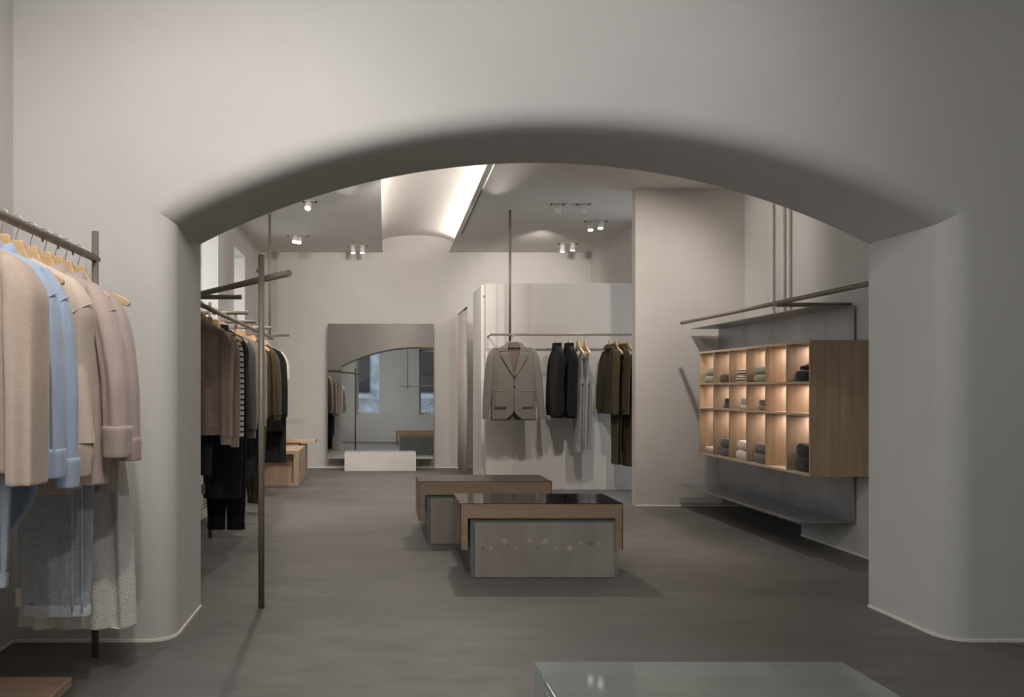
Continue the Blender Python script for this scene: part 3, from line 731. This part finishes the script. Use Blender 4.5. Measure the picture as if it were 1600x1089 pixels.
dress('knit_dress', 'long white openwork knit dress, last on the near left rack', 'dress', G1, (XA, 3.35, ZA), 0, K['lace'], [(-.16, 0, 0, .06, .02), (-.18, 0, 0, .13, .03), (-.22, 0, 0, .155, .035), (-.45, 0, 0, .15, .04), (-.7, 0, 0, .17, .045), (-1.1, 0, 0, .215, .055), (-1.51, 0, 0, .235, .06)], seed=2., amp=.016)
for d, t in ((2.33, 'carrying the beige wool coat at the left edge'), (2.48, 'carrying the first pale blue shirt'), (2.585, 'carrying the second pale blue shirt'), (2.77, 'carrying the cream knit sweater'),
             (2.885, 'carrying the cream ribbed cardigan'), (3.01, 'carrying the dusty pink shirt'), (3.21, 'carrying the rear pink shirt'), (3.35, 'carrying the white knit dress, its arm end bare')):
    hanger((XA, d, ZA), {2.33: .1, 2.48: .08, 2.585: .05, 2.77: .05, 2.885: .04, 3.01: .03}.get(d, 0), 'light wooden hanger ' + t, s=1.03 if d > 3.3 else .92)
for d, t in ((2.42, 'with clips holding the jeans at the left edge'), (2.66, 'with clips holding the pale blue satin skirt'), (3.11, 'with clips holding the light blue wide leg jeans')):
    hanger((XA, d, ZA), 0, 'light wooden hanger ' + t, clips=True)

G2 = 'clothes on the rack beyond the arch'; XB = -1.17
def midtop(*a, **k): return top(*a, **k)
top('knit_sweater', 'grey brown ribbed sweater nearest the arch jamb', 'sweater', G2, (XB, 5.38, ZA), .08, K['brown_knit'], W=.20, L=.86, hem=.20, SL=.92, T=.05, collar='shirt', sw=(.045, .06), seed=1., out=1.0, band=.05, cuff=.06, swing=.04)
top('knit_sweater', 'second grey brown sweater beside the striped one', 'sweater', G2, (XB, 5.58, ZA), .05, K['brown_fine'], W=.20, L=.86, hem=.21, SL=.95, T=.05, sw=(.042, .055), seed=2., out=1.1, band=.05, cuff=.07)
top('striped_sweater', 'black and cream striped sweater', 'sweater', G2, (XB, 5.80, ZA), 0, K['striped'], W=.20, L=.86, hem=.20, SL=.90, T=.045, sw=(.034, .05), seed=3., out=1.1, band=0, cuff=0)
trousers('trousers', 'short black trouser leg by the arch jamb under the grey brown sweater', 'trousers', G2, (XB, 5.50, ZA), 0, K['black_denim'], L=1.13, leg=(.075, .07), hip=.12, waist=.12, fold=True, seed=1.)
trousers('jeans', 'wide cropped black jeans under the striped sweater', 'jeans', G2, (XB + .06, 6.0, ZA), 0, K['black_denim'], L=1.35, leg=(.135, .13), hip=.15, waist=.14, fold=True, seed=2., tag_=True)
top('turtleneck', 'black turtleneck between the charcoal cardigan and striped sweater', 'sweater', G2, (XB + .02, 6.12, ZA), 0, K['black'], W=.18, L=.75, hem=.16, SL=.7, T=.03, collar='turtle', sw=(.03, .04), seed=2.5, out=1.0, band=.03, cuff=.04)
top('wool_cardigan', 'charcoal wool cardigan beside the black turtleneck beyond the arch', 'cardigan', G2, (XB, 6.38, ZA), 0, K['grey_wool'], W=.20, L=.90, hem=.20, SL=.94, T=.05, sw=(.045, .06), seed=4., out=1.08, band=.05, cuff=.07)
trousers('trousers', 'long black trousers reaching nearly to the floor', 'trousers', G2, (XB + .04, 6.26, ZA), 0, K['black'], L=1.62, leg=(.075, .065), hip=.17, waist=.15, spread=.075, seed=2.2)
top('knit_sweater', 'plain grey brown sweater between charcoal cardigan and olive jacket', 'sweater', G2, (XB, 7.02, ZA), 0, K['brown_fine'], W=.205, L=.86, hem=.20, SL=.88, T=.05, sw=(.038, .055), seed=5., out=1.05, band=.05, cuff=.06)
trousers('trousers', 'wide black trousers behind the tall tube post', 'trousers', G2, (XB + .03, 7.22, ZA), 0, K['black_denim'], L=1.33, leg=(.13, .13), hip=.15, waist=.14, fold=True, seed=3.2)
trousers('trousers', 'long olive trousers behind the tall tube post', 'trousers', G2, (XB + .06, 7.55, ZA), 0, K['olive_dark'], L=1.60, leg=(.08, .05), hip=.14, waist=.13, fold=True, seed=1.2)
top('field_jacket', 'olive cotton jacket with shirt collar', 'jacket', G2, (XB, 7.85, ZA), 0, K['olive'], W=.20, L=.84, hem=.22, SL=.86, T=.055, collar='shirt', sw=(.045, .06), seed=1.7, out=1.18, band=.04, cuff=.05, amp=.012)
top('long_coat', 'long black coat near the end of the rack', 'coat', G2, (XB, 8.5, ZA), 0, K['black'], W=.205, L=1.0, hem=.225, SL=.86, T=.05, collar='crew', sw=(.036, .06), seed=2.7, out=1.15, band=0, cuff=.03)
trousers('trousers', 'wide black trousers hanging below the long black coat', 'trousers', G2, (XB + .06, 8.62, ZA), 0, K['black_denim'], L=1.33, leg=(.165, .165), hip=.165, waist=.15, fold=True, seed=4.2)
top('cotton_blouse', 'white short blouse showing behind the long black coat', 'blouse', G2, (XB, 8.82, ZA), 0, K['white_cotton'], W=.20, L=.6, hem=.20, SL=.47, T=.035, sw=(.034, .05), seed=3.7, out=1.12, band=0, cuff=0)
for d, t, dx in ((5.38, 'in the grey brown ribbed sweater by the jamb', 0), (5.58, 'in the second grey brown sweater', 0), (5.80, 'in the striped sweater', 0), (6.12, 'in the black turtleneck beyond the arch', .02), (6.38, 'in the charcoal cardigan', 0),
              (7.02, 'in the plain grey brown sweater', 0), (7.85, 'in the olive jacket', 0), (8.5, 'in the long black coat', 0), (8.82, 'in the white blouse', 0)):
    hanger((XB, d, ZA), {5.38: .08, 5.58: .05}.get(d, 0), 'wooden hanger ' + t, s=.82 if d == 6.12 else .93)
for d, t in ((5.50, 'clipped to the short black trousers by the jamb'), (6.0, 'clipped to the wide cropped black jeans'), (6.26, 'clipped to the long black trousers'), (7.22, 'clipped to the black trousers by the tall post'), (7.55, 'clipped to the olive trousers by the tall post'), (8.62, 'clipped to the black trousers under the long coat')):
    hanger((XB, d, ZA), 0, 'wooden hanger ' + t, clips=True)

# alcove rack
G3 = 'clothes before the grey screen'; ZR = 1.72; YR = 9.0
def aX(px): return (px - 588) / F * YR
for px, rz, lab in ((870, -1.53, 'left'), (889, -1.51, 'right')):
    top('turtleneck', 'black turtleneck before the grey screen, %s one of the two' % lab, 'sweater', G3, (aX(px), YR, ZR), rz, K['black_knit'], W=.19, L=.90, hem=.20, SL=.88, T=.045, collar='turtle', sw=(.036, .045), seed=px * .1, out=1.05, band=.04, cuff=.05, amp=.006)
    hanger((aX(px), YR, ZR), rz, 'wooden hanger inside the %s black turtleneck before the screen' % lab, rr=.016, s=.84)
for px, rz, lab in ((903, -1.50, 'left'), (914, -1.55, 'right')):
    trousers('jeans', 'washed grey jeans hanging on clips, %s one of the two' % lab, 'jeans', G3, (aX(px), YR, ZR), rz, K['grey_denim'], L=1.27 if lab == 'left' else 1.24, leg=(.10, .09), hip=.16, waist=.15, fold=True, T=.026, seed=px * .1, hemmat=K['grey_denim'])
    hanger((aX(px), YR, ZR), rz, 'wooden clip hanger of the %s washed grey jeans' % lab, clips=True, rr=.016)
for px, rz, lab, kk in ((953, -1.48, 'left', 'olive_dark'), (970, -1.50, 'right', 'olive')):
    top('overshirt', 'olive collared overshirt before the screen, %s one of the two' % lab, 'shirt', G3, (aX(px), YR, ZR), rz, K['olive_dark'], W=.20, L=.86, hem=.21, SL=.86, T=.028, collar='shirt', sw=(.034, .04), seed=px * .1, out=1.1, band=0, cuff=.05, amp=.01)
    hanger((aX(px), YR, ZR), rz, 'wooden hanger inside the %s olive overshirt' % lab, rr=.016, s=.92)
trousers('trousers', 'dark olive corduroy trousers on clips beside the partition edge', 'trousers', G3, (aX(981), YR, ZR), -1.42, K['olive_dark'], L=1.42, leg=(.10, .10), hip=.16, waist=.15, fold=True, T=.03, seed=3.)
hanger((aX(981), YR, ZR), -1.42, 'wooden clip hanger of the dark olive corduroy trousers', clips=True, rr=.016)
trousers('trousers', 'very dark olive trousers hanging under the overshirts', 'trousers', G3, (aX(962), YR, ZR), -1.50, K['olive_dark'], L=1.40, leg=(.10, .10), hip=.14, waist=.13, fold=True, T=.022, seed=4.)
hanger((aX(962), YR, ZR), -1.50, 'wooden clip hanger hidden between the olive overshirts', clips=True, rr=.016)

# blazer over a turtleneck, facing the room
bx, by = 1.452, 8.84
hanger((bx, by, 1.70), 0, 'wooden hanger inside the grey blazer', rr=.013, s=.8)
t = top('turtleneck', 'brown turtleneck layered inside the grey blazer', 'sweater', G3, (bx, by, 1.70), 0, K['turtle_brown'], W=.175, L=.84, hem=.19, SL=.55, T=.035, collar='turtle', sw=(.03, .035), seed=1., out=1.0, band=.04, cuff=.04, amp=.002, seam=None)
r = empty('wool_blazer', (bx, by, 1.70), 0, 'grey wool two button blazer worn over a brown turtleneck', 'blazer', G3)
def grid_panel(name, fx0, fx1, z0, z1, fy, mat, parent, nu=14, nv=30, th=.006, fz=None):
    bm = bmesh.new(); R_ = []
    for j in range(nv + 1):
        z = z0 + (z1 - z0) * j / nv; a, b = fx0(z), fx1(z); row = []
        for i in range(nu + 1):
            u = i / nu; x = a + (b - a) * u
            row.append(bm.verts.new((x, fy(x, z), z + (fz(x, j / nv) if fz else 0))))
        R_.append(row)
    for A, B in zip(R_, R_[1:]):
        for i in range(nu): bm.faces.new((A[i], A[i + 1], B[i + 1], B[i]))
    o = link(name, bm, mat, parent, smooth=True)
    md = o.modifiers.new('s', 'SOLIDIFY'); md.thickness = th; md.offset = 0
    return o
def yb(x, z):
    return -.068 * math.sqrt(max(0, 1 - (abs(x) / .262) ** 2.6)) - .004
def xout(z):     # outer side of the front panel
    if z > -.185: return .085 + (.205 - .085) * min(1, (-.112 - z) / .06 if z < -.112 else 0) ** .7
    return .215 + .02 * min(1, (-.185 - z) / .6)
def xin(z):      # front opening
    if z > -.435: return .072 * ((z + .435) / .31) ** .85 if z > -.435 else 0
    if z > -.80: return .001
    return .001 + .10 * ((-.80 - z) / .10) ** 1.6
ringloft('back_body', [(-.10, 0, .02, .08, .02), (-.125, 0, .02, .15, .025), (-.16, 0, .02, .205, .03), (-.2, 0, .02, .222, .034), (-.5, 0, .02, .232, .036), (-.90, 0, .02, .24, .036)], K['blazer'], r, 40, amp=.004)
for s in (-1, 1):
    f = grid_panel('front_panel', (lambda z: xin(z) * s), (lambda z: max(xout(z), xin(z) + .01) * s), -.115, -.90, (lambda x, z: yb(x, z) - (.003 if s > 0 else 0)), K['blazer'], r)
    # pocket
    pk = grid_panel('patch_pocket', (lambda z: .085 * s), (lambda z: .205 * s), -.585, -.77, (lambda x, z: yb(x, z) - .010), K['blazer'], f, 8, 8)
    grid_panel('pocket_welt', (lambda z: .083 * s), (lambda z: .207 * s), -.583, -.591, (lambda x, z: yb(x, z) - .014), K['blazer_trim'], pk, 8, 1)
    # lapel: upper collar and notch
    lap_o = lambda z: (.135 - .0 * z if z > -.20 else .135 * max(0.02, (z + .435) / .235) ** .8)
    grid_panel('lapel', (lambda z: xin(z) * .98 * s), (lambda z: (xin(z) + max(.003, .082 * min(1, (z + .44) / .22))) * s), -.185, -.433, (lambda x, z: yb(x, z) - .014), K['blazer'], r, 8, 18, .006)
    grid_panel('collar_leaf', (lambda z: (.045 + (-.085 - z) * .35) * s), (lambda z: (.085 + (-.085 - z) * .75) * s), -.075, -.172, (lambda x, z: -.052 - .2 * (-.08 - z) - .0), K['blazer'], r, 6, 8, .007)
    tube('lapel_edge', [((xin(z) + max(.003, .082 * min(1, (z + .44) / .22))) * s, yb(xin(z) + .05, z) - .019, z) for z in [-.187 - .246 * k / 14 for k in range(15)]], .0022, K['blazer_trim'], r, 6)
    sv = ringloft('sleeve', mirror_secs([(-.128, .185, 0, .02, .03), (-.15, .205, 0, .036, .045), (-.22, .232, -.005, .045, .055), (-.4, .258, -.015, .047, .055), (-.7, .282, -.03, .042, .048), (-.885, .296, -.04, .036, .042)], s), K['blazer'], r, 28, amp=.003)
    if s > 0:
        for k in range(3): ringloft('cuff_button', [(-.82 - .02 * k, .325, -.055, .004, .004), (-.828 - .02 * k, .325, -.055, .004, .004)], 'dark', sv, 10)
for z, nm in ((-.452, 'button'), (-.545, 'button')):
    tube(nm, [(.004, yb(0, z) - .004, z), (.004, yb(0, z) - .012, z)], .0085, 'dark', r, 14)

# ------------------------------------------------------------------ folded knits in the cubbies
FK = {n_: cloth('folded_' + n_, c_, .07, kind='knit') for n_, c_ in (('sage', srgb(150, 148, 128)), ('olive', srgb(70, 64, 44)), ('charcoal', srgb(62, 58, 56)), ('white', srgb(226, 220, 214)), ('khaki', srgb(140, 126, 102)),
      ('blush', srgb(186, 172, 162)), ('grey', srgb(92, 86, 84)), ('cream', srgb(224, 212, 194)), ('greybrown', srgb(110, 100, 90)), ('black', srgb(30, 24, 24)))}
FK['striped'] = stripes('folded_striped_knit', srgb(30, 28, 28), srgb(222, 208, 190), 46, .6)
def folded(x0, yc, z0, wx, wy, h, mat, label, seed=0., name='folded_knit', rz=0.):
    r = empty(name, (x0 + wx / 2, yc, z0), rz, label, 'folded sweater', 'folded knitwear in the cubbies')
    rnd = random.Random(seed); ph = rnd.uniform(0, 6)
    bm = bmesh.new(); n = 44; rings = []
    for k in range(13):
        t = -PI / 2 + PI * k / 12
        grow = abs(math.cos(t)) ** .6 if k not in (0, 12) else 0
        ins = (1 - grow) * h * .42
        z = h * (math.sin(t) + 1) / 2; ring = []
        for j in range(n):
            a = 2 * PI * j / n; c, s_ = math.cos(a), math.sin(a); e = 3.6
            x = (wx / 2 - ins) * abs(c) ** (2 / e) * (1 if c > 0 else -1); y = (wy / 2 - ins) * abs(s_) ** (2 / e) * (1 if s_ > 0 else -1)
            pinch = .012 * math.exp(-((z - h * .5) / (h * .12)) ** 2) * (1 if c > -.2 else 0)
            x -= pinch * c; y -= pinch * s_
            dz = (.05 * h * math.sin(x * 30 + ph) * math.cos(y * 22 + ph) - .12 * h * abs(y / wy)) * ((z / h) ** 2)
            ring.append(bm.verts.new((x, y, z + dz)))
        rings.append(ring)
    for P_, Q_ in zip(rings, rings[1:]):
        for j in range(n): bm.faces.new((P_[j], P_[(j + 1) % n], Q_[(j + 1) % n], Q_[j]))
    bm.faces.new(rings[0][::-1]); bm.faces.new(rings[-1])
    link('folded_body', bm, mat, r, smooth=True)
    return r
fl = [CZ[0] + TH, CZ[1] + TH / 2, CZ[2] + TH / 2]
rowname = {2: 'top row', 1: 'middle row', 0: 'bottom row'}
colname = ['first', 'second', 'third', 'fourth', 'fifth', 'sixth']
# (row, column from the far left, [(material, height, words)], width)
stk = [(2, 0, 'sage', 'sage grey', 2, .062), (2, 1, 'olive', 'dark olive', 1, .07), (2, 2, 'striped', 'black and cream striped', 2, .052), (2, 3, 'sage', 'sage grey', 2, .058), (2, 5, 'black', 'black', 1, .075),
       (1, 1, 'charcoal', 'charcoal', 2, .040), (1, 2, 'white', 'white', 2, .042), (1, 3, 'khaki', 'khaki', 2, .040),
       (0, 0, 'blush', 'pale grey pink', 1, .055), (0, 1, 'grey', 'dark grey', 2, .074), (0, 2, 'cream', 'cream', 2, .074), (0, 3, 'greybrown', 'grey brown', 2, .076), (0, 5, 'black', 'black', 2, .095)]
for row, col, kk, words, cnt, h in stk:
    yc = CY1 - (col + .5) * CP + .008; wy = .272; z = fl[row] + .0005
    for q in range(cnt):
        pos = '' if cnt == 1 else ('lower ' if q == 0 else 'upper ')
        x0 = CX0 + .018 + (0 if q == 0 else .006) + (.03 if row == 1 else 0)
        folded(x0, yc - .003 * q, z, .27, wy - .006 * q - (.03 if row == 1 else 0), h, FK[kk], '%s%s folded knit, %s cubby from far end, %s' % (pos, words, colname[col], rowname[row]), seed=row * 7 + col + q)
        z += h * 1.0 + .0005
        if kk == 'black' and row == 2:
            b = empty('knit_hat', (x0 + .12, yc, z), .3, 'small crumpled black knit lying on the black folded knit in the top row', 'hat')
            ringloft('crown', [(.062, .02, 0, .03, .03), (.055, .01, 0, .06, .055), (.03, 0, 0, .085, .08), (.006, 0, 0, .095, .09), (0, 0, 0, .085, .08)], FK['black'], b, 30, amp=.006, kx=4)
            ringloft('turned_brim', [(.034, -.01, 0, .092, .086), (.020, -.01, 0, .102, .096), (.004, -.01, 0, .099, .093)], FK['black'], b, 30, amp=.004, kx=3)
